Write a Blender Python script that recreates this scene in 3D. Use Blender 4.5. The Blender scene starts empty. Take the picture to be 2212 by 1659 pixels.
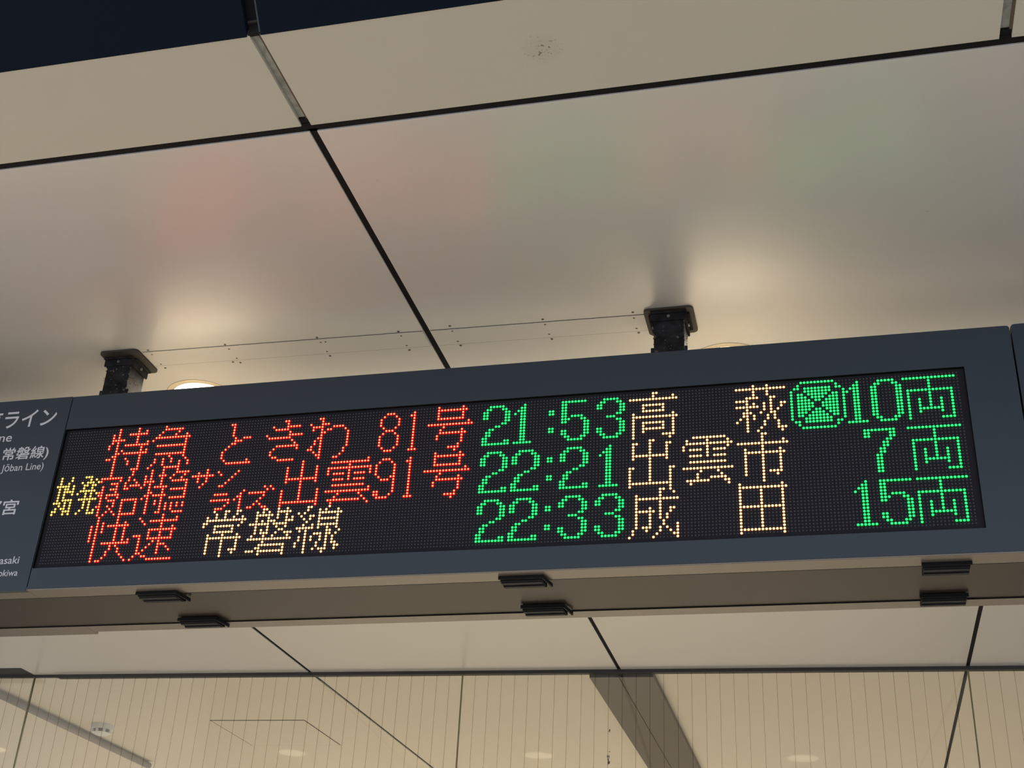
import bpy, bmesh, math, random
from mathutils import Vector, Matrix
random.seed(7)
C = bpy.context.scene.collection
SC = bpy.context.scene
PI = math.pi

# ------------------------------------------------------------------ camera
cam = bpy.data.objects.new('camera', bpy.data.cameras.new('camera'))
C.objects.link(cam)
SC.camera = cam
cam.data.sensor_width = 36.0
cam.data.lens = 2772.785 * 36.0 / 2212.0
cam.data.clip_start = 0.05
_r = Vector((0.97052987, 0.23564556, 0.05042763))
_d = Vector((-0.07066221, 0.47834672, -0.87532352))
_f = Vector((-0.230388, 0.84596429, 0.48090101))
_m = Matrix((_r, -_d, -_f)).transposed().to_4x4()
_m.translation = Vector((0, 0, 1.6))
cam.matrix_world = _m

# ------------------------------------------------------------------ world and exposure
W = bpy.data.worlds.new('hall_ambient')
SC.world = W
W.use_nodes = True
_bg = W.node_tree.nodes['Background']
_bg.inputs['Color'].default_value = (0.80, 0.82, 0.90, 1)
_bg.inputs['Strength'].default_value = AMB = 1.12
SC.view_settings.view_transform = 'Standard'
SC.view_settings.look = 'None'
SC.view_settings.gamma = 1.0
SC.view_settings.use_curve_mapping = False
SC.view_settings.exposure = 0.0
SC.cycles.use_denoising = True
SC.cycles.max_bounces = 8
SC.cycles.diffuse_bounces = 4
SC.cycles.transparent_max_bounces = 12
SC.cycles.caustics_reflective = True
SC.cycles.sample_clamp_indirect = 6.0

# ceiling downlights, the last rows added unseen for fill: (x, y); the two nearest stand just behind the sign
LAMP_POWER = 4.5
LAMPS = [(-1.370, 2.342), (-0.177, 2.363), (-1.273, 3.19), (-0.080, 3.20), (-2.47, 3.18), (-4.03, 3.19),
         (-2.562, 2.345), (-3.75, 2.345), (-4.94, 2.345), (-4.94, 3.18),  # added row out of view, brightening the ceiling at left
         (-1.370, 6.4), (-0.177, 6.4), (-2.56, 6.4), (-3.75, 6.4), (-4.94, 6.4), (1.02, 6.4),  # added lamps out of view, lighting the ceiling beyond the glass
         (-1.370, 8.2), (-2.56, 8.2), (-3.75, 8.2), (-0.177, 8.2)]

# ------------------------------------------------------------------ helpers
def mat(name, col, rough=0.5, metal=0.0, spec=0.5, noise=0.0, nscale=20.0, emis=None, estr=0.0, coat=0.0, bump=0.0):
    m = bpy.data.materials.new(name)
    m.use_nodes = True
    nt = m.node_tree
    b = nt.nodes['Principled BSDF']
    b.inputs['Base Color'].default_value = (*col, 1)
    b.inputs['Roughness'].default_value = rough
    b.inputs['Metallic'].default_value = metal
    b.inputs['Specular IOR Level'].default_value = spec
    b.inputs['Coat Weight'].default_value = coat
    if emis:
        b.inputs['Emission Color'].default_value = (*emis, 1)
        b.inputs['Emission Strength'].default_value = estr
    if noise or bump:
        tc = nt.nodes.new('ShaderNodeTexCoord')
        n = nt.nodes.new('ShaderNodeTexNoise')
        n.inputs['Scale'].default_value = nscale
        n.inputs['Detail'].default_value = 4.0
        nt.links.new(tc.outputs['Object'], n.inputs['Vector'])
        if noise:
            r = nt.nodes.new('ShaderNodeMapRange')
            r.inputs['From Min'].default_value = 0.3
            r.inputs['From Max'].default_value = 0.7
            r.inputs['To Min'].default_value = 1 - noise
            r.inputs['To Max'].default_value = 1 + noise
            nt.links.new(n.outputs['Fac'], r.inputs['Value'])
            mx = nt.nodes.new('ShaderNodeVectorMath')
            mx.operation = 'SCALE'
            mx.inputs[0].default_value = col
            nt.links.new(r.outputs['Result'], mx.inputs['Scale'])
            nt.links.new(mx.outputs['Vector'], b.inputs['Base Color'])
        if bump:
            bp = nt.nodes.new('ShaderNodeBump')
            bp.inputs['Strength'].default_value = bump
            bp.inputs['Distance'].default_value = 0.002
            nt.links.new(n.outputs['Fac'], bp.inputs['Height'])
            nt.links.new(bp.outputs['Normal'], b.inputs['Normal'])
    return m

def box(bm, x0, x1, y0, y1, z0, z1, bev=0.0, seg=1):
    vs = [bm.verts.new((x, y, z)) for x in (x0, x1) for y in (y0, y1) for z in (z0, z1)]
    fs = [(0, 1, 3, 2), (4, 6, 7, 5), (0, 4, 5, 1), (2, 3, 7, 6), (0, 2, 6, 4), (1, 5, 7, 3)]
    faces = [bm.faces.new([vs[i] for i in f]) for f in fs]
    if bev:
        es = set(e for f in faces for e in f.edges)
        bmesh.ops.bevel(bm, geom=list(es), offset=bev, segments=seg, profile=0.5, affect='EDGES')

def cyl(bm, c, r0, r1, z0, z1, n=32, cap0=True, cap1=True):
    a = [bm.verts.new((c[0] + r0 * math.cos(2 * PI * i / n), c[1] + r0 * math.sin(2 * PI * i / n), z0)) for i in range(n)]
    b = [bm.verts.new((c[0] + r1 * math.cos(2 * PI * i / n), c[1] + r1 * math.sin(2 * PI * i / n), z1)) for i in range(n)]
    for i in range(n):
        bm.faces.new((a[i], a[(i + 1) % n], b[(i + 1) % n], b[i]))
    if cap0: bm.faces.new(a[::-1])
    if cap1: bm.faces.new(b)

def obj(name, bm, m, parent=None, smooth=False):
    bmesh.ops.recalc_face_normals(bm, faces=bm.faces)
    me = bpy.data.meshes.new(name)
    bm.to_mesh(me)
    bm.free()
    me.materials.append(m)
    if smooth:
        for p in me.polygons: p.use_smooth = True
    o = bpy.data.objects.new(name, me)
    C.objects.link(o)
    if parent is not None: put(o, parent)
    return o

def put(o, parent):
    o.parent = parent
    o.matrix_parent_inverse = Matrix.Translation(-Vector(parent.location))
    return o

def bx(name, m, parent, *dims, bev=0.0, seg=1):
    bm = bmesh.new()
    box(bm, *dims, bev=bev, seg=seg)
    return obj(name, bm, m, parent)

def tag(o, label, cat, group=None):
    o['label'] = label
    o['category'] = cat
    if group: o['group'] = group
    return o

def empty(name, loc):
    o = bpy.data.objects.new(name, None)
    o.empty_display_size = 0.05
    o.location = loc
    C.objects.link(o)
    return o

def struct(o):
    o['kind'] = 'structure'
    return o

ZC = 2.9563          # underside of the ceiling
YF = 2.0494          # front face of the signs
DL = 2.0534          # plane of the LED dots
# LED glyphs: colour, glyph, first column, first row, width, then one number per row (its bits are the lit dots)
GLYPHS = [
    ('r', '特', 16, 0, 15, (2064, 2066, 10494, 10256, 15888, 10257, 18943, 18436, 2565, 3583, 6148, 26756, 2116, 2116, 2052, 2076, 2056, 2056)),
    ('r', '急', 32, 0, 15, (1024, 2032, 2080, 4164, 16382, 16388, 4, 8188, 4, 4, 8188, 132, 4674, 4681, 8713, 16888)),
    ('r', '寝', 16, 18, 16, (65312, 33064, 3652, 16990, 20065, 49664, 57088, 20736, 20094, 16962, 51778, 17474, 19010, 20862)),
    ('r', '特', 32, 16, 16, (8720, 8735, 42786, 41540, 62015, 41473, 12161, 8511, 12545, 28545, 41279, 9472, 9557, 8533, 8528, 8975)),
    ('r', '快', 16, 32, 15, (4128, 4128, 5156, 22014, 21540, 21540, 20516, 20516, 20517, 5119, 4176, 4168, 4232, 4228, 4354, 5633)),
    ('r', '速', 32, 32, 15, (32, 8225, 5119, 2080, 34, 1023, 546, 29218, 5118, 4256, 4408, 4644, 5154, 6176, 9728, 16895)),
    ('y', '始', 0, 17, 7, (34, 34, 36, 125, 45, 47, 41, 40, 47, 117, 21, 45, 103, 69)),
    ('y', '発', 8, 17, 8, (56, 10, 93, 54, 36, 126, 149, 20, 127, 20, 20, 20, 37, 71)),
    ('r', 'サ', 49, 17, 8, (4, 36, 255, 36, 36, 8, 16)),
    ('r', 'ン', 58, 18, 8, (129, 66, 4, 8, 16, 96)),
    ('r', 'ラ', 57, 26, 7, (62, 0, 127, 1, 2, 28)),
    ('r', 'イ', 65, 25, 4, (1, 2, 6, 10, 2, 2, 2)),
    ('r', 'ズ', 70, 24, 9, (10, 5, 504, 8, 16, 32, 80, 396)),
    ('w', '常', 56, 32, 15, (2252, 1160, 9362, 16383, 24578, 18420, 1040, 2032, 4228, 8190, 4228, 4228, 4228, 4252, 4232, 128)),
    ('w', '磐', 72, 32, 15, (1572, 5438, 8100, 4389, 5575, 32636, 4388, 5400, 5927, 8770, 32767, 512, 2044, 3076, 30716, 1028)),
    ('w', '線', 88, 32, 15, (3088, 2210, 20735, 9858, 5374, 2178, 4862, 32402, 10265, 2522, 10836, 10836, 18582, 18579, 2418, 2080)),
    ('r', 'と', 58, 1, 11, (384, 128, 128, 128, 128, 78, 112, 192, 256, 512, 1024, 1024, 1024, 514, 511)),
    ('r', 'き', 73, 1, 13, (96, 32, 1086, 992, 16, 4127, 4080, 8, 4, 510, 514, 1024, 1024, 768, 252)),
    ('r', 'わ', 88, 1, 14, (1536, 512, 9088, 7740, 4802, 769, 513, 1537, 2561, 2561, 4609, 12802, 2562, 1540, 536)),
    ('r', '出', 81, 16, 13, (64, 64, 2114, 2114, 2114, 2114, 4094, 2114, 64, 64, 4161, 4161, 4161, 4161, 8191, 4097)),
    ('r', '雲', 96, 16, 15, (2, 16382, 128, 32767, 16513, 24253, 128, 7868, 0, 8188, 1, 32767, 1032, 2052, 16378, 4097)),
    ('r', '8', 112, 1, 7, (28, 34, 65, 65, 65, 34, 28, 34, 65, 65, 65, 65, 34, 28)),
    ('r', '1', 122, 1, 3, (2, 6, 2, 2, 2, 2, 2, 2, 2, 2, 2, 2, 2, 7)),
    ('r', '号', 128, 0, 15, (2056, 4092, 2056, 2056, 4088, 2, 32767, 512, 1032, 2044, 2056, 2056, 8, 16, 240, 32)),
    ('r', '9', 112, 17, 7, (28, 34, 65, 65, 65, 65, 35, 29, 1, 1, 1, 97, 98, 60)),
    ('r', '1', 122, 17, 3, (2, 6, 2, 2, 2, 2, 2, 2, 2, 2, 2, 2, 2, 7)),
    ('r', '号', 128, 16, 15, (2056, 4092, 2056, 2056, 4088, 2, 32767, 512, 1032, 2044, 2056, 2056, 8, 16, 240, 32)),
    ('w', '高', 192, 0, 15, (192, 130, 32767, 0, 2032, 1040, 2032, 8194, 16383, 8194, 10226, 9234, 10226, 9218, 8222, 8196)),
    ('w', '出', 192, 16, 14, (192, 6278, 4228, 4228, 4228, 8188, 4228, 128, 128, 12419, 8322, 8322, 8322, 8322, 16382, 8194, 2)),
    ('w', '雲', 208, 16, 15, (4092, 8322, 16383, 16514, 24252, 128, 7868, 0, 8188, 0, 32767, 528, 1032, 1148, 16262, 4098)),
    ('w', '成', 192, 32, 15, (48, 34, 4128, 8191, 4128, 4128, 4390, 8100, 4392, 4392, 4368, 4369, 5929, 8741, 8259, 16513)),
    ('w', '市', 224, 16, 15, (192, 128, 130, 32767, 128, 4228, 8190, 4228, 4228, 4228, 4228, 4228, 4284, 4232, 128, 128)),
    ('w', '田', 224, 32, 14, (8194, 16383, 8322, 8322, 8322, 8322, 8322, 16382, 8322, 8322, 8322, 8322, 8322, 8322, 16382, 8194)),
    ('w', '萩', 224, 0, 15, (544, 32767, 544, 544, 3864, 30736, 2643, 32594, 2132, 7320, 6696, 10792, 18500, 2116, 2183, 2306)),
    ('g', '⊠', 240, 0, 16, (8184, 8196, 28662, 36849, 47085, 48093, 48573, 48765, 48765, 48573, 48093, 47085, 36849, 28662, 8196, 8184)),
    ('g', '1', 256, 1, 6, (4, 12, 28, 44, 12, 12, 12, 12, 12, 12, 12, 12, 12, 63)),
    ('g', '0', 263, 1, 9, (124, 198, 387, 387, 387, 387, 387, 387, 387, 387, 387, 387, 198, 124)),
    ('g', '両', 272, 1, 15, (32767, 128, 128, 128, 16382, 8322, 8322, 9362, 9362, 9362, 10226, 9234, 8194, 8222)),
    ('g', '7', 260, 17, 9, (511, 387, 387, 6, 12, 12, 24, 24, 48, 48, 48, 48, 48, 48)),
    ('g', '両', 272, 17, 15, (32767, 128, 128, 128, 16382, 8322, 8322, 9362, 9362, 9362, 10226, 9234, 8194, 8222)),
    ('g', '1', 256, 33, 6, (4, 12, 28, 44, 12, 12, 12, 12, 12, 12, 12, 12, 12, 63)),
    ('g', '5', 263, 33, 9, (511, 384, 384, 384, 444, 454, 387, 3, 3, 3, 387, 387, 198, 124)),
    ('g', '両', 273, 33, 14, (16383, 128, 128, 128, 16382, 8322, 8322, 9362, 9362, 9362, 10226, 9234, 8194, 8222)),
    ('g', '2', 146, 1, 9, (124, 198, 387, 387, 387, 3, 6, 24, 96, 192, 192, 384, 387, 511)),
    ('g', '1', 156, 1, 6, (4, 12, 28, 44, 12, 12, 12, 12, 12, 12, 12, 12, 12, 63)),
    ('g', ':', 167, 4, 2, (3, 3, 0, 0, 0, 0, 3, 3)),
    ('g', '5', 171, 1, 9, (510, 384, 384, 384, 384, 444, 454, 387, 3, 3, 387, 387, 198, 124)),
    ('g', '3', 182, 1, 9, (124, 198, 387, 387, 3, 6, 56, 6, 3, 3, 387, 387, 198, 124)),
    ('g', '2', 146, 17, 9, (124, 198, 387, 387, 387, 3, 6, 24, 96, 192, 192, 384, 387, 511)),
    ('g', '2', 156, 17, 9, (124, 198, 387, 387, 387, 3, 6, 24, 96, 192, 192, 384, 387, 511)),
    ('g', ':', 167, 20, 2, (3, 3, 0, 0, 0, 0, 3, 3)),
    ('g', '2', 171, 17, 9, (124, 198, 387, 387, 387, 3, 6, 24, 96, 192, 192, 384, 387, 511)),
    ('g', '1', 183, 17, 6, (4, 12, 28, 44, 12, 12, 12, 12, 12, 12, 12, 12, 12, 63)),
    ('g', '2', 146, 33, 9, (124, 198, 387, 387, 387, 3, 6, 24, 96, 192, 192, 384, 387, 511)),
    ('g', '2', 156, 33, 9, (124, 198, 387, 387, 387, 3, 6, 24, 96, 192, 192, 384, 387, 511)),
    ('g', ':', 167, 36, 2, (3, 3, 0, 0, 0, 0, 3, 3)),
    ('g', '3', 171, 33, 9, (124, 198, 387, 387, 3, 6, 56, 6, 3, 3, 387, 387, 198, 124)),
    ('g', '3', 182, 33, 9, (124, 198, 387, 387, 3, 6, 56, 6, 3, 3, 387, 387, 198, 124)),
]

# ------------------------------------------------------------------ materials
def ceiling_material(name, col, rough, coat):
    m = mat(name, col, rough=rough, spec=1.0 if coat else 0.4, coat=coat)
    nt = m.node_tree
    b = nt.nodes['Principled BSDF']
    b.inputs['Coat Roughness'].default_value = 0.27
    b.inputs['Coat IOR'].default_value = 1.7
    g = nt.nodes.new('ShaderNodeNewGeometry')
    # faint handling marks: a smudge of old footprint on the near strip, sparse specks around it
    sub = nt.nodes.new('ShaderNodeVectorMath'); sub.operation = 'SUBTRACT'
    sub.inputs[1].default_value = (-0.362, 1.386, ZC)
    nt.links.new(g.outputs['Position'], sub.inputs[0])
    ln = nt.nodes.new('ShaderNodeVectorMath'); ln.operation = 'LENGTH'
    nt.links.new(sub.outputs['Vector'], ln.inputs[0])
    near = nt.nodes.new('ShaderNodeMapRange')
    near.inputs['From Min'].default_value = 0.036; near.inputs['From Max'].default_value = 0.012
    nt.links.new(ln.outputs['Value'], near.inputs['Value'])
    n = nt.nodes.new('ShaderNodeTexNoise'); n.inputs['Scale'].default_value = 190.0; n.inputs['Detail'].default_value = 3.0
    nt.links.new(g.outputs['Position'], n.inputs['Vector'])
    sp = nt.nodes.new('ShaderNodeMapRange')
    sp.inputs['From Min'].default_value = 0.60; sp.inputs['From Max'].default_value = 0.68
    nt.links.new(n.outputs['Fac'], sp.inputs['Value'])
    mul = nt.nodes.new('ShaderNodeMath'); mul.operation = 'MULTIPLY'
    nt.links.new(near.outputs['Result'], mul.inputs[0]); nt.links.new(sp.outputs['Result'], mul.inputs[1])
    halo = nt.nodes.new('ShaderNodeMath'); halo.operation = 'MULTIPLY_ADD'
    nt.links.new(near.outputs['Result'], halo.inputs[0]); halo.inputs[1].default_value = 0.10
    nt.links.new(mul.outputs['Value'], halo.inputs[2])
    n2 = nt.nodes.new('ShaderNodeTexNoise'); n2.inputs['Scale'].default_value = 60.0; n2.inputs['Detail'].default_value = 2.0
    nt.links.new(g.outputs['Position'], n2.inputs['Vector'])
    s2 = nt.nodes.new('ShaderNodeMapRange')
    s2.inputs['From Min'].default_value = 0.79; s2.inputs['From Max'].default_value = 0.84; s2.inputs['To Max'].default_value = 0.5
    nt.links.new(n2.outputs['Fac'], s2.inputs['Value'])
    add = nt.nodes.new('ShaderNodeMath'); add.operation = 'ADD'; add.use_clamp = True
    nt.links.new(halo.outputs['Value'], add.inputs[0]); nt.links.new(s2.outputs['Result'], add.inputs[1])
    mx = nt.nodes.new('ShaderNodeMix'); mx.data_type = 'RGBA'
    mx.inputs[6].default_value = col + (1,)
    mx.inputs[7].default_value = (0.22, 0.17, 0.11, 1)
    nt.links.new(add.outputs['Value'], mx.inputs[0])
    nt.links.new(mx.outputs[2], b.inputs['Base Color'])
    return m
M = {}
M['ceil'] = ceiling_material('cream_gloss_panel', (0.64, 0.625, 0.590), 0.34, 1.0)
M['ceil_strip'] = ceiling_material('cream_matt_strip', (0.585, 0.560, 0.480), 0.6, 0.0)
M['ceil_far'] = mat('cream_matt_panel', (0.78, 0.72, 0.62), rough=0.45)
M['slab'] = mat('dark_brown_backing', (0.05, 0.04, 0.03), rough=0.8)
M['gasket'] = mat('black_rubber', (0.006, 0.006, 0.007), rough=0.7, spec=0.2)
M['grey_fill'] = mat('grey_filler', (0.33, 0.345, 0.32), rough=0.7, noise=0.3, nscale=60)
M['brown_edge'] = mat('stained_edge', (0.12, 0.09, 0.06), rough=0.8)
M['fascia'] = mat('dark_blue_panel', (0.003, 0.007, 0.015), rough=0.8, spec=0.12)
M['fascia_edge'] = mat('blue_grey_edge', (0.03, 0.045, 0.055), rough=0.6)
M['seam'] = mat('dark_seam', (0.05, 0.045, 0.04), rough=0.8)
M['screw'] = mat('dull_screw', (0.13, 0.115, 0.095), rough=0.6, metal=0.1)
M['sign'] = mat('slate_blue_satin_paint', (0.018, 0.033, 0.050), rough=0.42, spec=0.5, noise=0.03, nscale=3)
M['tray'] = mat('bronze_anodised_sheet', (0.034, 0.026, 0.020), rough=0.38, metal=0.35, noise=0.05, nscale=2)
M['lip'] = mat('brushed_lip_metal', (0.215, 0.190, 0.165), rough=0.34, metal=0.55)
M['dark_top'] = mat('dusty_sign_top', (0.21, 0.185, 0.15), rough=0.75, noise=0.3, nscale=25)
M['mask'] = mat('black_led_mask', (0.021, 0.021, 0.028), rough=0.8, spec=0.05)
M['recess'] = mat('black_recess_edge', (0.004, 0.004, 0.004), rough=0.8, spec=0.1)
M['led_off'] = mat('unlit_grey_lens', (0.070, 0.068, 0.078), rough=0.4, spec=0.4)
M['rubber'] = mat('black_plastic_latch', (0.005, 0.006, 0.007), rough=0.6, spec=0.2)
M['rubber_lip'] = mat('grey_plastic_rib', (0.010, 0.012, 0.014), rough=0.5, spec=0.3)
M['letter'] = mat('pale_grey_vinyl', (0.58, 0.61, 0.64), rough=0.5)
M['steel'] = mat('dirty_dark_steel', (0.020, 0.020, 0.022), rough=0.85, metal=0.0, spec=0.12, noise=0.5, nscale=45, bump=0.3)
M['plate'] = mat('dull_brown_steel_plate', (0.040, 0.035, 0.028), rough=0.55, metal=0.1, noise=0.1, nscale=20)
M['bolt'] = mat('grey_bolt', (0.25, 0.24, 0.22), rough=0.4, metal=0.7)
M['dust'] = mat('grey_dust', (0.10, 0.092, 0.080), rough=0.95, spec=0.1)
M['soot'] = mat('dark_dust', (0.035, 0.032, 0.03), rough=0.95, spec=0.1)
M['ring'] = mat('cream_lamp_ring', (0.66, 0.58, 0.42), rough=0.35)
M['lamp'] = mat('lamp_glow', (0.9, 0.85, 0.75), rough=0.5, emis=(1.0, 0.86, 0.62), estr=9.0)
M['louvre'] = mat('deep_lamp_louvre', (0.7, 0.66, 0.55), rough=0.3, emis=(1.0, 0.88, 0.68), estr=1.6)
M['duct'] = mat('taupe_duct', (0.100, 0.086, 0.072), rough=0.45, metal=0.1)
M['pipe'] = mat('grey_pipe_paint', (0.30, 0.28, 0.27), rough=0.45)
M['detector'] = mat('white_plastic', (0.86, 0.87, 0.88), rough=0.4)
M['slot'] = mat('dark_slot', (0.25, 0.25, 0.25), rough=0.6)
M['frame'] = mat('dark_grey_channel', (0.03, 0.03, 0.033), rough=0.5)
M['seal'] = mat('olive_glass_edge', (0.19, 0.185, 0.085), rough=0.4)
M['etch'] = mat('etched_line', (0.56, 0.50, 0.38), rough=0.6)
M['floor'] = mat('pale_terrazzo', (0.58, 0.54, 0.48), rough=0.45, noise=0.12, nscale=40)
M['wall'] = mat('warm_grey_wall', (0.62, 0.56, 0.47), rough=0.6)

def glass_material():
    m = bpy.data.materials.new('clear_partition_glass')
    m.use_nodes = True
    nt = m.node_tree
    nt.nodes.clear()
    out = nt.nodes.new('ShaderNodeOutputMaterial')
    tr = nt.nodes.new('ShaderNodeBsdfTransparent'); tr.inputs['Color'].default_value = (0.96, 0.96, 0.93, 1)
    gl = nt.nodes.new('ShaderNodeBsdfGlossy'); gl.inputs['Roughness'].default_value = 0.03
    fr = nt.nodes.new('ShaderNodeFresnel'); fr.inputs['IOR'].default_value = 1.6
    mx = nt.nodes.new('ShaderNodeMixShader')
    nt.links.new(fr.outputs['Fac'], mx.inputs['Fac'])
    nt.links.new(tr.outputs['BSDF'], mx.inputs[1])
    nt.links.new(gl.outputs['BSDF'], mx.inputs[2])
    nt.links.new(mx.outputs['Shader'], out.inputs['Surface'])
    return m
M['glass'] = glass_material()
def etch_material():
    m = bpy.data.materials.new('etched_line')
    m.use_nodes = True
    nt = m.node_tree
    nt.nodes.clear()
    out = nt.nodes.new('ShaderNodeOutputMaterial')
    tr = nt.nodes.new('ShaderNodeBsdfTransparent'); tr.inputs['Color'].default_value = (0.66, 0.64, 0.58, 1)
    nt.links.new(tr.outputs['BSDF'], out.inputs['Surface'])
    return m
M['etch'] = etch_material()

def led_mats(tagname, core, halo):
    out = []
    for nm, c in (('core', core), ('glow_ring', halo)):  # dim second emission paints the soft halo around each lit dot
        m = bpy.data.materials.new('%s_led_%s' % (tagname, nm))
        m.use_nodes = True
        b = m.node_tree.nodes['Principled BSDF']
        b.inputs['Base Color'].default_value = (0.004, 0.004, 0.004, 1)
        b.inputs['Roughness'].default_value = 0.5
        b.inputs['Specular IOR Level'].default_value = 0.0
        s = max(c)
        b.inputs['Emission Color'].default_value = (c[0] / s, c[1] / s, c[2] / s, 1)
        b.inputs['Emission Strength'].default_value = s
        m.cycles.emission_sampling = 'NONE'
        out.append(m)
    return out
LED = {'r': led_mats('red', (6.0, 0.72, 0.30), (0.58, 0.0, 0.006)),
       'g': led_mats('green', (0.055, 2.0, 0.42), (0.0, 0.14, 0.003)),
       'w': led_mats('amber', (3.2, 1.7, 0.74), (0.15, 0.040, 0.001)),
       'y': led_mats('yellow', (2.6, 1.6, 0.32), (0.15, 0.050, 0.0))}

# ------------------------------------------------------------------ ceiling
bm = bmesh.new()
box(bm, -8, 5, 1.275, 9.5, ZC + 0.022, ZC + 0.08)
ceiling = struct(obj('ceiling', bm, M['slab']))
XJ = [-6.9, -4.6, -1.957, -0.771, 0.437, 1.62, 2.8]     # joints of the large panels
XS = [-5.077, -4.002, -2.927, -1.852, -0.777, 0.298, 1.373, 2.448]       # joints of the near strip
def panel(x0, x1, y0, y1, m):
    return bx('ceiling_panel', m, ceiling, x0, x1, y0, y1, ZC, ZC + 0.012, bev=0.0006, seg=2)
def skew_panel(x0, x1, ya0, yb0, ya1, yb1, m):
    bm = bmesh.new()
    P = [(x0, ya0), (x1, yb0), (x1, yb1), (x0, ya1)]
    a = [bm.verts.new((x, y, ZC)) for x, y in P]; b = [bm.verts.new((x, y, ZC + .012)) for x, y in P]
    bm.faces.new(a[::-1]); bm.faces.new(b)
    for i in range(4): bm.faces.new((a[i], a[(i + 1) % 4], b[(i + 1) % 4], b[i]))
    bmesh.ops.bevel(bm, geom=list(bm.edges), offset=.0006, segments=2, profile=.5, affect='EDGES')
    return obj('ceiling_panel', bm, m, ceiling)
def yg(x): return 4.464 + 0.035 * (x + 3.12)
for a, b in zip(XJ[:-1], XJ[1:]):
    a, b = a + .0065, b - .0065
    skew_panel(a, b, 1.504, 1.504, yg(a) - .008, yg(b) - .008, M['ceil'])
    skew_panel(a, b, yg(a) + .014, yg(b) + .014, 6.22, 6.22, M['ceil_far'])
for a, b in zip(XJ[:-1], XJ[1:]):
    panel(a + 0.0065, b - 0.0065, 6.228, 9.4, M['ceil_far'])
for a, b in zip(XS[:-1], XS[1:]):
    panel(a + 0.0085, b - 0.0085, 1.281, 1.4885, M['ceil_strip'])
for x in XJ[1:-1]:
    bx('joint_gasket', M['gasket'], ceiling, x - 0.0085, x + 0.0085, 1.500, 4.62, ZC + 0.003, ZC + 0.02)
    bx('joint_gasket', M['gasket'], ceiling, x - 0.0085, x + 0.0085, 4.62, 9.3, ZC + 0.005, ZC + 0.02)
bx('joint_gasket', M['gasket'], ceiling, -5.0, 2.4, 1.486, 1.506, ZC + 0.003, ZC + 0.02)
for x in XS[1:-1]:
    bx('joint_filler', M['grey_fill'], ceiling, x - 0.010, x + 0.0045, 1.2830, 1.4740, ZC + 0.007, ZC + 0.02)
    bx('joint_filler', M['brown_edge'], ceiling, x + 0.0045, x + 0.010, 1.2830, 1.4740, ZC + 0.003, ZC + 0.02)
    bx('joint_gasket', M['gasket'], ceiling, x - 0.010, x + 0.010, 1.4740, 1.488, ZC + 0.004, ZC + 0.02)
for x in XS[1:-1]:
    bx('joint_end_block', M['gasket'], ceiling, x - .0105, x + .0105, 1.2780, 1.2835, ZC + .0015, ZC + .022)
# cover strip between the two hanger plates, held by pairs of screws
def slanted(name, m, x0, x1, ya0, ya1, yb0, yb1, z0, z1):
    bm = bmesh.new()
    v = [bm.verts.new(p) for p in ((x0, ya0, z0), (x1, yb0, z0), (x1, yb1, z0), (x0, ya1, z0), (x0, ya0, z1), (x1, yb0, z1), (x1, yb1, z1), (x0, ya1, z1))]
    for f in ((0, 3, 2, 1), (4, 5, 6, 7), (0, 1, 5, 4), (1, 2, 6, 5), (2, 3, 7, 6), (3, 0, 4, 7)):
        bm.faces.new([v[i] for i in f])
    return obj(name, bm, m, ceiling)
for x0, x1 in ((-1.412, -0.7795), (-0.7625, -0.316)):
    def ys(x, base): return base + 0.0155 * (x + 1.40)
    slanted('seam_shadow_gap', M['seam'], x0, x1, ys(x0, 2.1290) - .0006, ys(x0, 2.1900) + .0006, ys(x1, 2.1290) - .0006, ys(x1, 2.1900) + .0006, ZC - 0.0004, ZC + 0.001)
    slanted('cover_strip', M['ceil'], x0, x1, ys(x0, 2.1290) + .0008, ys(x0, 2.1900) - .0008, ys(x1, 2.1290) + .0008, ys(x1, 2.1900) - .0008, ZC - 0.0009, ZC + 0.001)
bm = bmesh.new()
cyl(bm, (0, 0), 0.0020, 0.0027, -0.0010, 0.0, 12, True, True)
scr = obj('screw', bm, M['screw'], ceiling)
SCREWS = [(-1.3953, 2.1232), (-1.3948, 2.141), (-1.2158, 2.1262), (-1.2148, 2.1447), (-1.0079, 2.1293), (-1.0067, 2.1484), (-0.9958, 2.1481),
          (-0.8298, 2.1326), (-0.829, 2.1492), (-0.7178, 2.1281), (-0.7179, 2.1472), (-0.5246, 2.1322), (-0.524, 2.1519), (-0.3428, 2.1344), (-0.3437, 2.1552),
          (-1.3953, 2.1834), (-1.3938, 2.201), (-1.2148, 2.1842), (-1.2153, 2.2042), (-1.2305, 2.1990), (-1.0073, 2.1868), (-1.0076, 2.2063), (-0.8296, 2.1887), (-0.8302, 2.2088),
          (-0.7181, 2.189), (-0.717, 2.2071), (-0.5237, 2.1899), (-0.5226, 2.2105), (-0.3446, 2.1951), (-0.343, 2.2133)]
scr.location = (SCREWS[0][0], SCREWS[0][1], ZC - 0.0003)
scr.matrix_parent_inverse = Matrix()
for x, y in SCREWS[1:]:
    s = scr.copy(); s.location = (x, y, ZC - 0.0003); C.objects.link(s)

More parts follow.
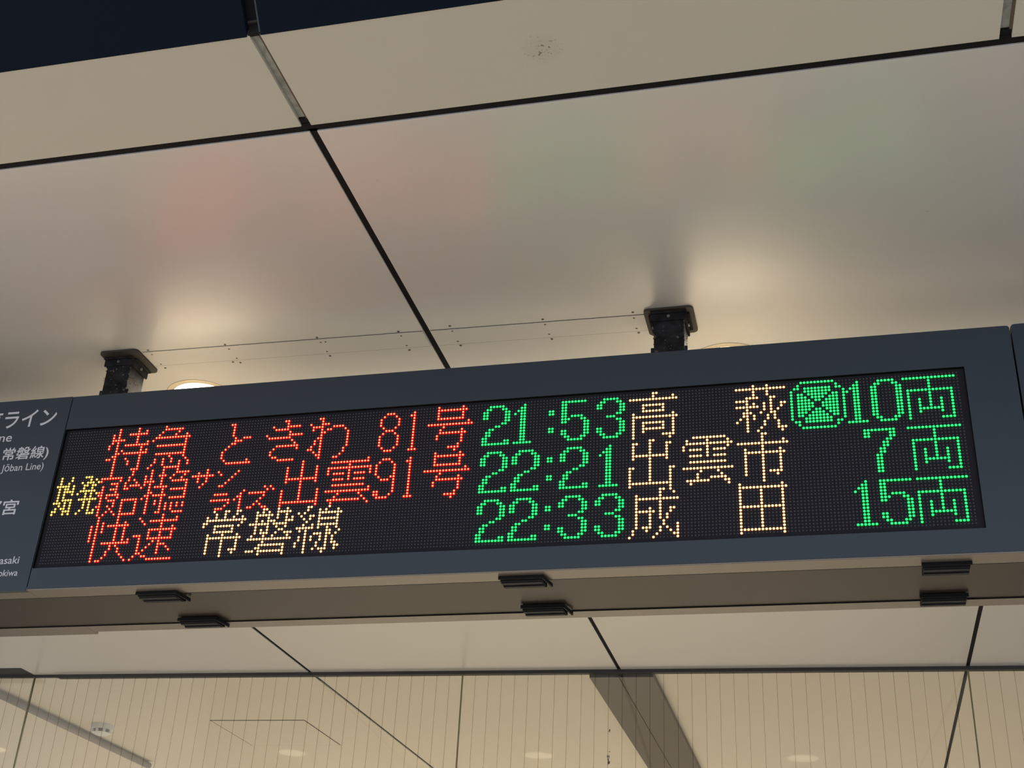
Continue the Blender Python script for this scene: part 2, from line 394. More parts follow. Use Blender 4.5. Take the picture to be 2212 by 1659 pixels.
# sloping dark blue fascia rising from the near edge of the ceiling towards the camera
def sloped(name, m, x0, x1, off=0.0, th=0.012, ln=1.3, parent=None):
    dy, dz = -0.669, 0.743
    ny, nz = -0.743, -0.669                       # outward normal (down and towards the camera)
    y0, z0 = 1.2805 + ny * off, ZC - 0.001 + nz * off
    bm = bmesh.new()
    P = []
    for x in (x0, x1):
        for k, t in ((0, 0), (ln, 0), (ln, 1), (0, 1)):
            P.append(bm.verts.new((x, y0 + dy * k - ny * th * t, z0 + dz * k - nz * th * t)))
    for f in ((0, 1, 2, 3), (4, 7, 6, 5), (0, 4, 5, 1), (1, 5, 6, 2), (2, 6, 7, 3), (3, 7, 4, 0)):
        bm.faces.new([P[i] for i in f])
    return obj(name, bm, m, parent)
fascia = struct(sloped('wall_near', M['gasket'], -6, 4, off=-0.014, th=0.02))
FX = [-4.5, -2.64, -0.779, 1.10, 2.97]
for a, b in zip(FX[:-1], FX[1:]):
    sloped('fascia_panel', M['fascia'], a + 0.0125, b - 0.0105, parent=fascia)
    sloped('panel_edge', M['fascia_edge'], a + 0.0095, a + 0.0122, off=-0.001, parent=fascia)

# ------------------------------------------------------------------ downlights
def downlight(x, y, label, grp=None, low=False):
    t = empty('downlight', (x, y, ZC))
    tag(t, label, 'lamp', grp)
    n = 24 if low else 64
    bm = bmesh.new()
    prof = [(0.0690, 0.0), (0.0690, -0.0014), (0.0705, -0.0018), (0.0790, -0.0018), (0.0815, -0.0003), (0.0815, 0.0006)]
    rings = [[bm.verts.new((x + r * math.cos(2 * PI * i / n), y + r * math.sin(2 * PI * i / n), ZC + z)) for i in range(n)] for r, z in prof]
    for ra, rb in zip(rings[:-1], rings[1:]):
        for i in range(n):
            bm.faces.new((ra[i], ra[(i + 1) % n], rb[(i + 1) % n], rb[i]))
    obj('trim_ring', bm, M['ring'], t, smooth=False)
    bm = bmesh.new()
    for ra, rb in ((0.0815, 0.0824), (0.0684, 0.0700)):
        A = [bm.verts.new((x + ra * math.cos(2 * PI * i / n), y + ra * math.sin(2 * PI * i / n), ZC - 0.0003 - (0.0014 if ra < .08 else 0))) for i in range(n)]
        B = [bm.verts.new((x + rb * math.cos(2 * PI * i / n), y + rb * math.sin(2 * PI * i / n), ZC - 0.0003 - (0.0018 if ra < .08 else 0))) for i in range(n)]
        for i in range(n): bm.faces.new((A[i], A[(i + 1) % n], B[(i + 1) % n], B[i]))
    obj('shadow_groove', bm, M['seam'], t)
    bm = bmesh.new()
    cyl(bm, (x, y), 0.0675, 0.0688, ZC - 0.0012, ZC + 0.0005, n)
    obj('diffuser', bm, M['lamp' if not low else 'louvre'], t)
    ld = bpy.data.lights.new('downlight_beam', 'AREA')
    ld.shape = 'DISK'; ld.size = 0.13; ld.energy = LAMP_POWER * ((3.4 if x < -2 else 2.2 if y > 3 else 1.2) if y < 4 else 3.7); ld.color = (1.0, 0.87, 0.66) if y < 4 else (1.0, 0.92, 0.78)
    ld.spread = math.radians(165 if not low else 110)
    lo = bpy.data.objects.new('downlight_beam', ld)
    C.objects.link(lo)
    lo.location = (x, y, ZC - 0.003)
    put(lo, t)
    return t
LBL = ['glowing round downlight behind the left end of the departure sign',
       'round downlight right of the right hanger post, mostly hidden by the sign']
for i, (x, y) in enumerate(LAMPS):
    if i < 2: downlight(x, y, LBL[i])
    elif i < 6: downlight(x, y, 'round downlight hidden by the signs, mirrored in the glass as %s pale oval' % {2: 'third', 3: 'fourth', 4: 'second', 5: 'first'}[i], 'downlights mirrored in the glass', True)
    elif y < 4: downlight(x, y, 'added unseen ceiling downlight left of the view', 'added downlights left of the view', True)
    else: downlight(x, y, 'added unseen ceiling downlight beyond the glass partition', 'added downlights beyond the glass', True)

# ------------------------------------------------------------------ display sign in the middle
UX0, UX1 = -1.4965, 0.3322
ZB, ZT = 2.3900, 2.8100
YB = 2.3030
sign = empty('departure_sign', ((UX0 + UX1) / 2, 2.175, ZB))
tag(sign, 'long slate grey hanging sign with lit red, green and amber LED departures', 'sign')
OX0, OX1, OZ0, OZ1 = -1.4961, 0.2497, 2.4340, 2.7345
def frame_mesh(x0, x1, z0, z1, ox0, ox1, oz0, oz1, y0, y1, cut=0.0):
    bm = bmesh.new()
    out = [(x0, z0), (x1, z0), (x1, z1 - cut), (x1 - cut * .5, z1 - cut * .3), (x1 - cut * 1.6, z1), (x0, z1)] if cut else [(x0, z0), (x1, z0), (x1, z1), (x0, z1)]
    inn = [(ox0, oz0), (ox1, oz0), (ox1, oz1), (ox0, oz1)]
    fo = [bm.verts.new((x, y0, z)) for x, z in out]; bo = [bm.verts.new((x, y1, z)) for x, z in out]
    fi = [bm.verts.new((x, y0, z)) for x, z in inn]; bi = [bm.verts.new((x, y1, z)) for x, z in inn]
    n = len(fo)
    for i in range(n): bm.faces.new((fo[i], fo[(i + 1) % n], bo[(i + 1) % n], bo[i]))
    for i in range(4): bm.faces.new((fi[i], bi[i], bi[(i + 1) % 4], fi[(i + 1) % 4]))
    for F, I in ((fo, fi), (bo, bi)):
        bm.faces.new((F[0], F[1], I[1], I[0]))
        if cut: bm.faces.new((F[1], F[2], F[3], F[4], I[2], I[1])); bm.faces.new((F[4], F[5], I[3], I[2])); bm.faces.new((F[5], F[0], I[0], I[3]))
        else: bm.faces.new((F[1], F[2], I[2], I[1])); bm.faces.new((F[2], F[3], I[3], I[2])); bm.faces.new((F[3], F[0], I[0], I[3]))
    return bm
obj('front_frame', frame_mesh(UX0, UX1, ZB + 0.002, ZT, OX0, OX1, OZ0, OZ1, YF, YF + 0.012, cut=0.004), M['sign'], sign)
def liner(x0, x1, z0, z1, y0, y1, t=0.0006):
    bm = bmesh.new()
    box(bm, x0, x0 + t, y0, y1, z0, z1); box(bm, x1 - t, x1, y0, y1, z0, z1)
    box(bm, x0, x1, y0, y1, z1 - t, z1); box(bm, x0, x1, y0, y1, z0, z0 + t)
    return bm
obj('recess_liner', liner(OX0, OX1, OZ0, OZ1, YF + 0.0006, YF + 0.0116), M['recess'], sign)
bx('housing', M['sign'], sign, UX0 + .001, UX1 - .001, YF + 0.0125, YB - 0.002, ZB + 0.006, ZT - 0.004)
bx('top_cover', M['dark_top'], sign, UX0 + .001, UX1 - .001, YF + 0.004, YB - 0.002, ZT - 0.0045, ZT - 0.001)
def underside(par, x0, x1, yb):
    bx('front_lip', M['lip'], par, x0, x1, YF + .001, 2.0940, ZB - 0.0005, ZB + 0.006, bev=0.0008)
    bx('seam_strip', M['gasket'], par, x0, x1, 2.0938, 2.0953, ZB - .0006, ZB + .006)
    bx('seam_strip', M['gasket'], par, x0, x1, 2.2661, 2.2672, ZB - .0004, ZB + .006)
    bx('tray_panel', M['tray'], par, x0, x1, 2.0960, 2.2655, ZB + 0.0015, ZB + 0.008)
    bx('rear_lip', M['lip'], par, x0, x1, 2.2670, yb, ZB - 0.0005, ZB + 0.007, bev=0.0008)
underside(sign, UX0 + .0005, UX1 - .0005, YB)
# LED board
bx('led_board', M['mask'], sign, OX0 + .0007, OX1 - .0007, YF + 0.0060, YF + 0.0120, OZ0 + .0007, OZ1 - .0007)
GX, GZ, PT = -1.485554, 2.726944, 0.006
def lens_mesh(cells, r, h, base_r=None, n=8):
    """small domes in one mesh: (col,row) grid cells; optional flat skirt of radius base_r (second material slot)"""
    V, F, MI = [], [], []
    cs = [(math.cos(2 * PI * i / n), math.sin(2 * PI * i / n)) for i in range(n)]
    for c, rw in cells:
        x, z = GX + c * PT, GZ - rw * PT
        y0 = YF + 0.0059
        k = len(V)
        yb = y0 - 0.0012 if base_r else y0
        V += [(x + r * a, yb, z + r * b) for a, b in cs]
        V += [(x + r * .72 * a, yb - h * .75, z + r * .72 * b) for a, b in cs]
        V.append((x, yb - h, z))
        for i in range(n):
            j = (i + 1) % n
            F.append((k + i, k + j, k + n + j, k + n + i)); MI.append(0)
            F.append((k + n + i, k + n + j, k + 2 * n)); MI.append(0)
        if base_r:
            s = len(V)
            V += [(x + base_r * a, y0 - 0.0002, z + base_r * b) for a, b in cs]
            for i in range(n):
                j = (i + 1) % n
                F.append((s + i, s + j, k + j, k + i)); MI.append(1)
    return V, F, MI
def lens_obj(name, cells, mats, r, h, base_r, parent, n=8):
    V, F, MI = lens_mesh(cells, r, h, base_r, n)
    me = bpy.data.meshes.new(name)
    me.from_pydata(V, [], F)
    for m in mats: me.materials.append(m)
    me.polygons.foreach_set('material_index', MI)
    me.polygons.foreach_set('use_smooth', [True] * len(F))
    me.update()
    o = bpy.data.objects.new(name, me)
    C.objects.link(o)
    put(o, parent)
    return o
lit = set()
CN = {'r': 'red', 'g': 'green', 'w': 'amber white', 'y': 'yellow'}
RAD = {'r': 0.00172, 'g': 0.00215, 'w': 0.00218, 'y': 0.0022}
for col, ch, c0, r0, w, rows in GLYPHS:
    cells = []
    for k, v in enumerate(rows):
        for j in range(w):
            if v >> (w - 1 - j) & 1: cells.append((c0 + j, r0 + k))
    lit.update(cells)
    kind = 'digit' if ch.isdigit() else 'colon' if ch == ':' else 'symbol, crossed box in an octagon' if ch == '⊠' else 'character ' + ch
    if ch.isdigit(): kind = 'digit ' + ch
    if ch == ':':
        mid = sum(r for c, r in cells) / len(cells)
        for cc in ([p for p in cells if p[1] < mid], [p for p in cells if p[1] > mid]):
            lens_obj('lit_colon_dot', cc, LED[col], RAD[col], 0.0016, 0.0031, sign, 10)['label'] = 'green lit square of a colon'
        continue
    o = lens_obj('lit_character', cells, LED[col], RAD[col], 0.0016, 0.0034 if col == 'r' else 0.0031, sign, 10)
    o['label'] = '%s lit %s' % (CN[col], kind)
rest = [(c, r) for c in range(288) for r in range(48) if (c, r) not in lit]
o = lens_obj('unlit_dots', rest, [M['led_off']], 0.00155, 0.0013, None, sign, 6)
o['kind'] = 'stuff'
o['label'] = 'unlit grey dots of the LED board'

# black latches under the sign
def latch(x0, x1, y0, side, label):
    t = empty('latch', ((x0 + x1) / 2, y0 + 0.025, ZB))
    tag(t, label, 'latch')
    w = x1 - x0
    hang = ZB - 0.0006
    bx('mounting_flange', M['rubber'], t, x0 - 0.002, x1 + 0.003, y0, y0 + 0.0035, hang - 0.006, hang + 0.0005)
    bx('latch_body', M['rubber'], t, x0, x1, y0 + 0.006, y0 + 0.042, hang - 0.0085, hang + 0.0015, bev=0.0015, seg=2)
    bx('rib', M['rubber_lip'], t, x0 + .001, x1 - .001, y0 + 0.010, y0 + 0.016, hang - 0.0105, hang - 0.0080, bev=0.0006)
    bx('rib', M['rubber_lip'], t, x0 + .001, x1 - .001, y0 + 0.028, y0 + 0.0335, hang - 0.0105, hang - 0.0080, bev=0.0006)
    bx('rear_rib', M['rubber'], t, x0, x1, y0 + 0.043, y0 + 0.047, hang - 0.006, hang + 0.0005)
    if side:
        bm = bmesh.new()
        P = [(x1 + 0.001, y0 + 0.001), (x1 + 0.003, y0), (x1 + 0.011, y0 + 0.044), (x1 + 0.008, y0 + 0.046)]
        a = [bm.verts.new((x, y, hang - 0.007)) for x, y in P]; b = [bm.verts.new((x, y, hang - 0.001)) for x, y in P]
        bm.faces.new(a); bm.faces.new(b[::-1])
        for i in range(4): bm.faces.new((a[i], a[(i + 1) % 4], b[(i + 1) % 4], b[i]))
        obj('side_flap', bm, M['rubber'], t)
    return t
for x0, x1, y0, s, l in ((-1.278, -1.198, 2.0780, True, 'black latch on the front seam under the left end of the departure sign'),
                         (-1.268, -1.188, 2.2320, True, 'black latch on the rear seam under the left end of the departure sign'),
                         (-0.566, -0.490, 2.0680, True, 'black latch on the front seam under the middle of the departure sign'),
                         (-0.562, -0.484, 2.2220, True, 'black latch on the rear seam under the middle of the departure sign'),
                         (0.148, 0.222, 2.0780, False, 'black latch on the front seam under the right end of the departure sign'),
                         (0.150, 0.226, 2.2320, False, 'black latch on the rear seam under the right end of the departure sign')):
    latch(x0, x1, y0, s, l)

# ------------------------------------------------------------------ neighbouring signs
def rounded_front(x0, x1, z0, z1, y0, y1, cutl=0.0):
    bm = bmesh.new()
    P = [(x0, z0), (x1, z0), (x1, z1)] + ([(x0 + cutl * 1.6, z1), (x0 + cutl * .5, z1 - cutl * .3), (x0, z1 - cutl)] if cutl else [(x0, z1)])
    a = [bm.verts.new((x, y0, z)) for x, z in P]; b = [bm.verts.new((x, y1, z)) for x, z in P]
    bm.faces.new(a); bm.faces.new(b[::-1])
    for i in range(len(P)): bm.faces.new((a[i], a[(i + 1) % len(P)], b[(i + 1) % len(P)], b[i]))
    return bm
LX0, LX1 = -3.32, -1.4985
left = empty('line_name_sign', ((LX0 + LX1) / 2, 2.18, ZB))
tag(left, 'slate grey sign with pale Japanese and English line names, left of the departure sign', 'sign')
obj('front_panel', rounded_front(LX0, LX1, ZB - 0.001, ZT + 0.001, YF, YF + 0.01), M['sign'], left)
bx('housing', M['sign'], left, LX0, LX1, YF + .0105, 2.315, ZB + 0.006, ZT - 0.003)
bx('top_cover', M['dark_top'], left, LX0, LX1, YF + .004, 2.315, ZT - 0.003, ZT)
underside(left, LX0, UX0 + .0004, 2.3185)
RX0, RX1 = 0.3352, 1.60
right = empty('blank_sign', ((RX0 + RX1) / 2, 2.18, ZB))
tag(right, 'plain slate grey sign panel right of the departure sign, cut by the photo edge', 'sign')
obj('front_panel', rounded_front(RX0, RX1, ZB + .001, ZT + 0.002, YF, YF + 0.01, cutl=0.004), M['sign'], right)
bx('housing', M['sign'], right, RX0, RX1, YF + .0105, 2.302, ZB + 0.006, ZT - 0.003)
bx('top_cover', M['dark_top'], right, RX0, RX1, YF + .004, 2.302, ZT - 0.003, ZT)
underside(right, RX0 + .0005, RX1, YB)

# lettering on the left sign
def text_mesh(s, bold=0.0):
    c = bpy.data.curves.new('lettering', 'FONT')
    c.body = s
    c.offset = bold
    c.resolution_u = 6
    o = bpy.data.objects.new('lettering', c)
    C.objects.link(o)
    bpy.context.view_layer.update()
    me = bpy.data.meshes.new_from_object(o.evaluated_get(bpy.context.evaluated_depsgraph_get()))
    bpy.data.objects.remove(o)
    xs = [v.co.x for v in me.vertices]
    return me, min(xs), max(xs)
def lettering(s, part, xl, xr, base, em, bold=0.0, strokes=0.0):
    """the substring `part` (the end of s) spans xl..xr on the face; baseline z = base; em = type height"""
    mp, a, b = text_mesh(part, bold)
    sx = (xr - xl) / (b - a)
    me, a, b = text_mesh(s, bold)
    bm = bmesh.new()
    for k, (ox, oz) in enumerate(((0, 0), (strokes, 0), (-strokes, 0), (0, strokes), (0, -strokes)) if strokes else ((0, 0),)):
        n0 = len(bm.verts)
        bm.from_mesh(me)
        bm.verts.ensure_lookup_table()
        for v in bm.verts[n0:]:
            v.co = Vector((xr + (v.co.x + ox - b) * sx, YF - 0.0004 - k * 0.00001, base + (v.co.y + oz) * em))
    o = obj('lettering', bm, M['letter'], left)
    o['label'] = 'pale lettering %s' % s
    return o
lettering('東京ライン', 'ライン', -1.6465, -1.5255, 2.7490, 0.0470, 0.012)
lettering('Line', 'ne', -1.6475, -1.6180, 2.7155, 0.0280, 0.004)
lettering('・常磐線)', '常磐線)', -1.6290, -1.5235, 2.6750, 0.0300, 0.0, 0.013)
lettering('Jōban Line)', 'Jōban Line)', -1.6235, -1.5270, 2.6470, 0.0220, 0.004)
lettering('都宮', '宮', -1.5970, -1.5625, 2.5530, 0.0350, 0.0, 0.013)
lettering('Takasaki', 'asaki', -1.5720, -1.5290, 2.4455, 0.0215, 0.006)
lettering('Tokiwa', 'okiwa', -1.5675, -1.5250, 2.4200, 0.0190, 0.006)

# ------------------------------------------------------------------ hanger posts
def post(x0, x1, px0, px1, py0, py1, label):
    """tube front x0..x1; ceiling plate px0..px1 by py0..py1"""
    t = empty('hanger_post', ((x0 + x1) / 2, 2.172, ZT))
    tag(t, label, 'post')
    ya, yb = 2.142, 2.203
    bm = bmesh.new()
    R_ = 0.011
    pts = []
    for cx, cy, a0 in ((px1 - R_, py1 - R_, 0), (px0 + R_, py1 - R_, 90), (px0 + R_, py0 + R_, 180), (px1 - R_, py0 + R_, 270)):
        for k in range(7):
            a = math.radians(a0 + 15 * k)
            pts.append((cx + R_ * math.cos(a), cy + R_ * math.sin(a)))
    lo = [bm.verts.new((x, y, ZC - 0.0045)) for x, y in pts]; hi = [bm.verts.new((x, y, ZC - 0.0002)) for x, y in pts]
    bm.faces.new(lo[::-1]); bm.faces.new(hi)
    for i in range(len(pts)): bm.faces.new((lo[i], lo[(i + 1) % len(pts)], hi[(i + 1) % len(pts)], hi[i]))
    obj('ceiling_plate', bm, M['plate'], t)
    bx('tube', M['steel'], t, x0, x1, ya, yb, ZT - 0.0008, ZC - 0.0046, bev=0.002, seg=2)
    zt = ZC - 0.0048
    # angle brackets round the head: an upright leg against the tube and a flat leg under the plate
    for nm, d1, d2 in (('front', (x0 - .006, x1 + .006, ya - .0045, ya - .0002, zt - .018, zt), (x0 - .006, x1 + .006, ya - .011, ya - .0046, zt - .004, zt)),
                       ('right', (x1 + .0002, x1 + .0045, ya + .002, yb + .004, zt - .018, zt), (x1 + .0046, x1 + .011, ya + .002, yb + .004, zt - .004, zt)),
                       ('left', (x0 - .0045, x0 - .0002, ya + .002, yb + .004, zt - .018, zt), (x0 - .011, x0 - .0046, ya + .002, yb + .004, zt - .004, zt))):
        bm = bmesh.new()
        box(bm, *d1, bev=0.0008); box(bm, *d2, bev=0.0008)
        br = obj('angle_bracket', bm, M['steel'], t)
        bm = bmesh.new()
        cx = (d1[0] + d1[1]) / 2; cy = (d1[2] + d1[3]) / 2; cz = zt - 0.010
        n = 8
        if nm == 'front':
            f = lambda r, a, o: (cx + r * math.cos(a), d1[2] - o, cz + r * math.sin(a))
        elif nm == 'right':
            f = lambda r, a, o: (d1[1] + o, cy + r * math.cos(a), cz + r * math.sin(a))
        else:
            f = lambda r, a, o: (d1[0] - o, cy + r * math.cos(a), cz + r * math.sin(a))
        A = [bm.verts.new(f(.0034, 2 * PI * i / n, 0)) for i in range(n)]; B = [bm.verts.new(f(.0030, 2 * PI * i / n, .0028)) for i in range(n)]
        bm.faces.new(B)
        for i in range(n): bm.faces.new((A[i], A[(i + 1) % n], B[(i + 1) % n], B[i]))
        b_ = obj('bolt', bm, M['bolt'], br)
        b_.matrix_parent_inverse = Matrix()
    for s, xx in ((-1, x0), (1, x1)):
        bx('foot_plate', M['steel'], t, min(xx, xx + s * .006), max(xx, xx + s * .006), ya + .001, yb - .004, ZT - .0009, ZT + .066, bev=.0008)
    # dust fluff clinging to the steel
    bm = bmesh.new()
    rnd = random.Random(int(abs(x0) * 1000))
    for k in range(40):
        fz = ZT + 0.004 + (zt - ZT - 0.01) * rnd.random()
        if rnd.random() < .5: p = Vector((x0 + (x1 - x0) * rnd.random(), ya, fz)); nrm = Vector((0, -1, 0))
        elif rnd.random() < .6: p = Vector((x1, ya + (yb - ya) * rnd.random() ** 2, fz)); nrm = Vector((1, 0, 0))
        else: p = Vector((x1 if rnd.random() < .6 else x0, ya, fz)); nrm = Vector(((1 if p.x > (x0 + x1) / 2 else -1), -1, 0)).normalized()
        for q in range(2):
            d = Vector((rnd.uniform(-1, 1), rnd.uniform(-.5, .2), rnd.uniform(-1, 1))).normalized()
            L = rnd.uniform(.0015, .005)
            a = p + nrm * .0002
            b = a + d * L * .5 + nrm * rnd.uniform(.0008, .003)
            c = a + d * L
            w = Vector((0, 0, .0005)) if abs(d.z) < .7 else Vector((.0005, .0005, 0))
            v = [bm.verts.new(z) for z in (a, b, c, c + w, b + w, a + w)]
            bm.faces.new((v[0], v[1], v[4], v[5])); bm.faces.new((v[1], v[2], v[3], v[4]))
    for k in range(70):
        z = ZT + 0.003 + (zt - ZT - 0.006) * rnd.random() ** 1.3
        u = rnd.random()
        if u < .45: c = Vector((rnd.uniform(x0, x1), ya, z)); sc = (1, .35, 1)
        elif u < .75: c = Vector((x1, ya + (yb - ya) * rnd.random() ** 2.2, z)); sc = (.35, 1, 1)
        else: c = Vector((x1 if rnd.random() < .7 else x0, ya, z)); sc = (.6, .6, 1.2)
        r = rnd.uniform(.0010, .0030)
        q = bmesh.ops.create_icosphere(bm, subdivisions=1, radius=r, matrix=Matrix.Translation(c) @ Matrix.Diagonal((*sc, 1)))
        for v in q['verts']: v.co = c + (v.co - c) * rnd.uniform(.4, 1.5)
    o = obj('dust_fluff', bm, M['dust'], t)
    o['kind'] = 'stuff'
    return t
post(-1.4985, -1.4415, -1.5069, -1.4145, 2.1115, 2.2125, 'dusty black steel hanger post left, under its ceiling plate')
post(-0.3025, -0.2430, -0.3215, -0.2235, 2.1255, 2.2230, 'dusty black steel hanger post right of centre, under its ceiling plate')

# ------------------------------------------------------------------ dust on the top edge of the signs
def clump(x, y, z, r, n, label, m, seed, flat=0.6):
    rnd = random.Random(seed)
    bm = bmesh.new()
    for k in range(n):
        d = Vector((rnd.uniform(-1, 1), rnd.uniform(-1, 1), rnd.uniform(-.1, 1) * flat))
        if d.length < .2: continue
        q = rnd.uniform(.3, 1) * r
        e = Vector((x, y, z)) + d.normalized() * q
        s = Vector((rnd.uniform(-1, 1), rnd.uniform(-1, 1), rnd.uniform(0, 1))).normalized() * r * .28
        b0 = Vector((x + rnd.uniform(-.4, .4) * r, y + rnd.uniform(-.4, .4) * r, z - .0004))
        v = [bm.verts.new(p) for p in (b0, b0 + s, e, b0 + s.cross(Vector((0, 0, 1))) * .9 + Vector((0, 0, .1 * r)))]
        for f in ((0, 1, 2), (1, 3, 2), (3, 0, 2), (0, 3, 1)): bm.faces.new([v[i] for i in f])
    bmesh.ops.create_icosphere(bm, subdivisions=1, radius=r * .45, matrix=Matrix.Translation((x, y, z + r * .15)))
    o = obj('dust_clump', bm, m)
    return tag(o, label, 'dust')
zt_ = ZT - 0.0008
clump(0.1757, YF + .02, zt_, 0.0115, 46, 'dark spiky dust clump on the sign top near its right end', M['soot'], 3, 1.0)
clump(-0.5185, YF + .03, zt_ + .004, 0.008, 26, 'small black dust clump on the sign top left of the right hanger post', M['soot'], 5)
clump(-1.2500, YF + .03, zt_ + .003, 0.009, 26, 'small dark dust clump on the sign top before the glowing downlight', M['soot'], 8)
rnd = random.Random(11)
bm = bmesh.new()
for k in range(150):
    x = rnd.uniform(-0.05, 0.33) if k < 90 else rnd.uniform(-0.45, -0.02) if k < 110 else rnd.uniform(-1.48, -0.45)
    h = rnd.uniform(.001, .0036) * (1 if k < 90 else .6)
    y = YF + rnd.uniform(.004, .016)
    for q in range(3):
        a = Vector((x + rnd.uniform(-.002, .002), y, zt_ - .0002)); b = a + Vector((rnd.uniform(-.0025, .0025), 0, h * rnd.uniform(.5, 1)))
        v = [bm.verts.new(p) for p in (a, a + Vector((.0007, 0, 0)), b + Vector((.0005, .0003, 0)), b)]
        bm.faces.new(v)
o = obj('dust_fringe', bm, M['dust'], sign)
o['kind'] = 'stuff'
bm = bmesh.new()
for k in range(14):
    x = rnd.uniform(-1.70, -1.50); h = rnd.uniform(.001, .003)
    a = Vector((x, YF + .008, ZT)); v = [bm.verts.new(p) for p in (a, a + Vector((.002, 0, 0)), a + Vector((.0014, 0, h)), a + Vector((.0004, 0, h)))]
    bm.faces.new(v)
o = obj('dust_fringe', bm, M['dust'], left)
o['kind'] = 'stuff'

# ------------------------------------------------------------------ glass partition beyond the sign
def gbox(bm, x0, x1, dy0, dy1, z0, z1):
    P = [(x, yg(x) + d, z) for x in (x0, x1) for d in (dy0, dy1) for z in (z0, z1)]
    vs = [bm.verts.new(p) for p in P]
    for f in ((0, 1, 3, 2), (4, 6, 7, 5), (0, 4, 5, 1), (2, 3, 7, 6), (0, 2, 6, 4), (1, 5, 7, 3)):
        bm.faces.new([vs[i] for i in f])
bm = bmesh.new()
gbox(bm, -3.02, 3.0, -0.010, 0.016, ZC - 0.012, ZC + 0.012)
gbox(bm, -8.0, -3.02, -0.004, 0.012, ZC - 0.008, ZC + 0.012)
part = struct(obj('wall_far', bm, M['frame']))
XG = [-6.64, -4.88, -3.125, -1.358, 0.437, 2.23]
for a, b in zip(XG[:-1], XG[1:]):
    bm = bmesh.new(); gbox(bm, a + .003, b - .003, -0.001, 0.004, 0.02, ZC - 0.006)
    obj('glass_pane', bm, M['glass'], part)
    bm = bmesh.new(); gbox(bm, b - .0023, b + .0023, -0.0025, 0.005, 0.02, ZC - 0.006)
    obj('glass_seal', bm, M['seal'], part)
    bm = bmesh.new()
    n = 36
    for k in range(1, n):
        x = a + (b - a) * k / n
        gbox(bm, x - .0006, x + .0006, -0.0016, -0.0012, 0.02, ZC - 0.010)
    o = obj('etched_lines', bm, M['etch'], part)
    o['kind'] = 'stuff'
    o['label'] = 'thin upright lines on the glass'
# small dirt marks on the pane
bm = bmesh.new()
rd = random.Random(4)
for k in range(16):
    x = -0.807 + rd.uniform(-.004, .004)
    z = (2.737 + rd.uniform(-.004, .004)) if k < 3 else 2.642 + rd.uniform(-.024, .022)
    w_, h_ = rd.uniform(.0010, .0028), rd.uniform(.002, .007)
    y = yg(x) - .0014
    v = [bm.verts.new((x + w_ * math.cos(a) * rd.uniform(.6, 1.2), y, z + h_ * math.sin(a) * rd.uniform(.6, 1.2))) for a in [2 * PI * i / 7 for i in range(7)]]
    bm.faces.new(v)
o = obj('dirt_marks', bm, M['dust'], part)
o['kind'] = 'stuff'
# dark slot in the ceiling in front of the partition, at far left
bm = bmesh.new()
P = [(-6.0, 4.262), (-3.125, 4.362), (-3.125, 4.462), (-6.0, 4.362)]
a = [bm.verts.new((x, y, ZC - .0012)) for x, y in P]; b = [bm.verts.new((x, y, ZC + .001)) for x, y in P]
bm.faces.new(a); bm.faces.new(b[::-1])
for i in range(4): bm.faces.new((a[i], a[(i + 1) % 4], b[(i + 1) % 4], b[i]))
obj('air_slot', bm, M['frame'], ceiling)

# things beyond the glass
duct = empty('ceiling_duct', (-0.77, 6.0, ZC))
tag(duct, 'flat taupe duct running away along the ceiling behind the glass', 'duct')
bm = bmesh.new()
def dyq(x0, x1, y1, z0, z1, sk0=0.0, sk1=0.0):
    P = []
    for x, s in ((x0, sk0), (x1, sk1)):
        for y, xx in ((yg(x) + 0.017, x), (y1, x + s)):
            for z in (z0, z1): P.append((xx, y, z))
    vs = [bm.verts.new(p) for p in P]
    for f in ((0, 1, 3, 2), (4, 6, 7, 5), (0, 4, 5, 1), (2, 3, 7, 6), (0, 2, 6, 4), (1, 5, 7, 3)):
        bm.faces.new([vs[i] for i in f])
dyq(-0.884, -0.777, 9.2, ZC - 0.022, ZC - .001)
obj('duct_half', bm, M['duct'], duct)
bm = bmesh.new()
dyq(-0.774, -0.650, 9.2, ZC - 0.022, ZC - .001)
obj('duct_half', bm, M['duct'], duct)
bm = bmesh.new()
dyq(-0.779, -0.772, 9.2, ZC - 0.019, ZC - .001)  # brown strip painted in for the ceiling joint mirrored in the glass
obj('joint_reflection', bm, mat('joint_reflection_brown', (0.055, 0.047, 0.04), rough=.7), duct)

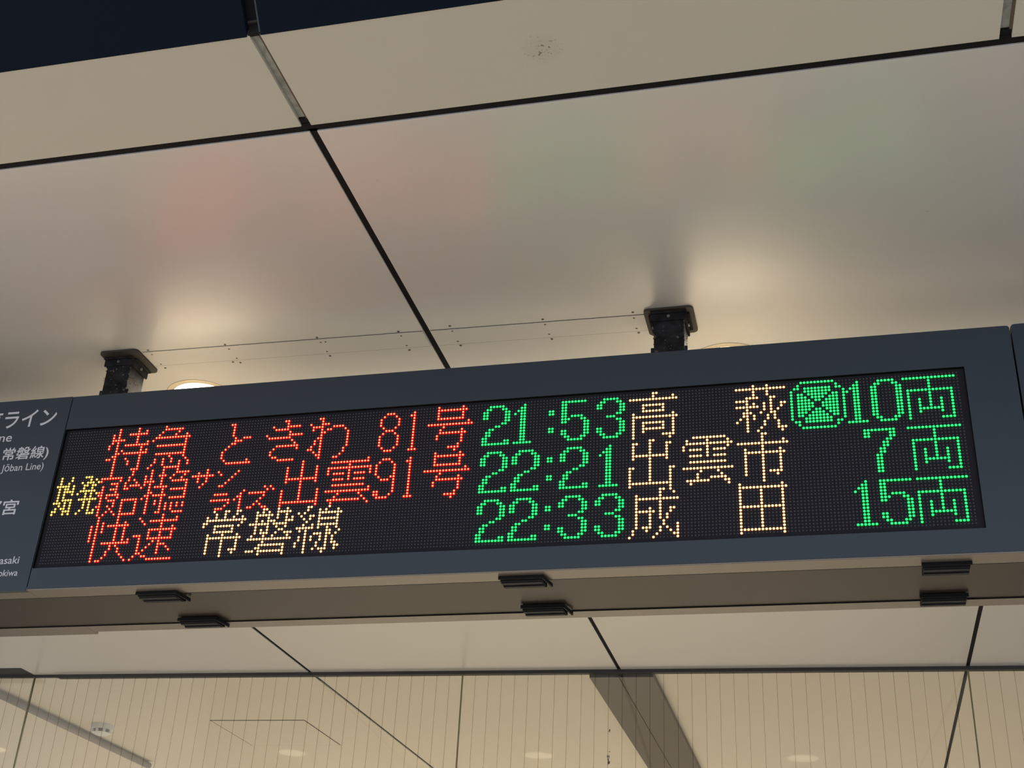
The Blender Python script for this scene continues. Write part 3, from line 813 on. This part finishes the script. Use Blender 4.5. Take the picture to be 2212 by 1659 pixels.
bm = bmesh.new()
n = 20
ang = [2 * PI * i / n for i in range(n)]
A = [bm.verts.new((-3.408 + .0155 * math.cos(a), yg(-3.4) + .03, ZC - .019 + .0155 * math.sin(a))) for a in ang]
B = [bm.verts.new((-3.408 + .0155 * math.cos(a), 5.97, ZC - .019 + .0155 * math.sin(a))) for a in ang]
for i in range(n): bm.faces.new((A[i], A[(i + 1) % n], B[(i + 1) % n], B[i]))
bm.faces.new(A); bm.faces.new(B[::-1])
pipe = obj('ceiling_pipe', bm, M['pipe'], smooth=True)
tag(pipe, 'grey pipe running away under the ceiling behind the glass, far left', 'pipe')

det = empty('smoke_detector', (-3.262, 5.24, ZC))
tag(det, 'small round white smoke detector on the ceiling behind the glass', 'smoke detector')
dx, dy = -3.262, 5.245
bm = bmesh.new(); cyl(bm, (dx, dy), .050, .052, ZC - .022, ZC - .0002, 32)
obj('base', bm, M['detector'], det)
bm = bmesh.new(); cyl(bm, (dx, dy), .036, .040, ZC - .036, ZC - .022, 32, cap1=False)
obj('sensing_chamber', bm, M['slot'], det)
for k in range(8):
    a = 2 * PI * k / 8
    bm = bmesh.new()
    cx, cy = dx + .039 * math.cos(a), dy + .039 * math.sin(a)
    box(bm, cx - .005, cx + .005, cy - .005, cy + .005, ZC - .037, ZC - .0215)
    obj('rib', bm, M['detector'], det)
bm = bmesh.new(); cyl(bm, (dx, dy), .028, .041, ZC - .044, ZC - .036, 32)
obj('cap', bm, M['detector'], det)

bm = bmesh.new()
def quadbox(P, z0, z1):
    a = [bm.verts.new((x, y, z0)) for x, y in P]; b = [bm.verts.new((x, y, z1)) for x, y in P]
    bm.faces.new(a[::-1]); bm.faces.new(b)
    for i in range(len(P)): bm.faces.new((a[i], a[(i + 1) % len(P)], b[(i + 1) % len(P)], b[i]))
quadbox([(-2.700, 5.178), (-2.258, 5.193), (-2.258, 5.645), (-2.704, 5.645)], ZC - .0006, ZC + .001)
hatch = obj('access_hatch', bm, M['seam'], ceiling)
bm = bmesh.new()
quadbox([(-2.695, 5.186), (-2.263, 5.201), (-2.263, 5.641), (-2.699, 5.641)], ZC - .0014, ZC + .001)
hp = obj('hatch_cover', bm, M['ceil_far'], hatch)
hp.matrix_parent_inverse = Matrix()

# ------------------------------------------------------------------ floor and the far room shell
bm = bmesh.new(); box(bm, -9, 6, -5, 10, -0.1, 0.0)
struct(obj('floor', bm, M['floor']))
bm = bmesh.new(); box(bm, -9, 6, 9.5, 9.6, 0.0, ZC + .3)
struct(obj('wall_back', bm, M['wall']))
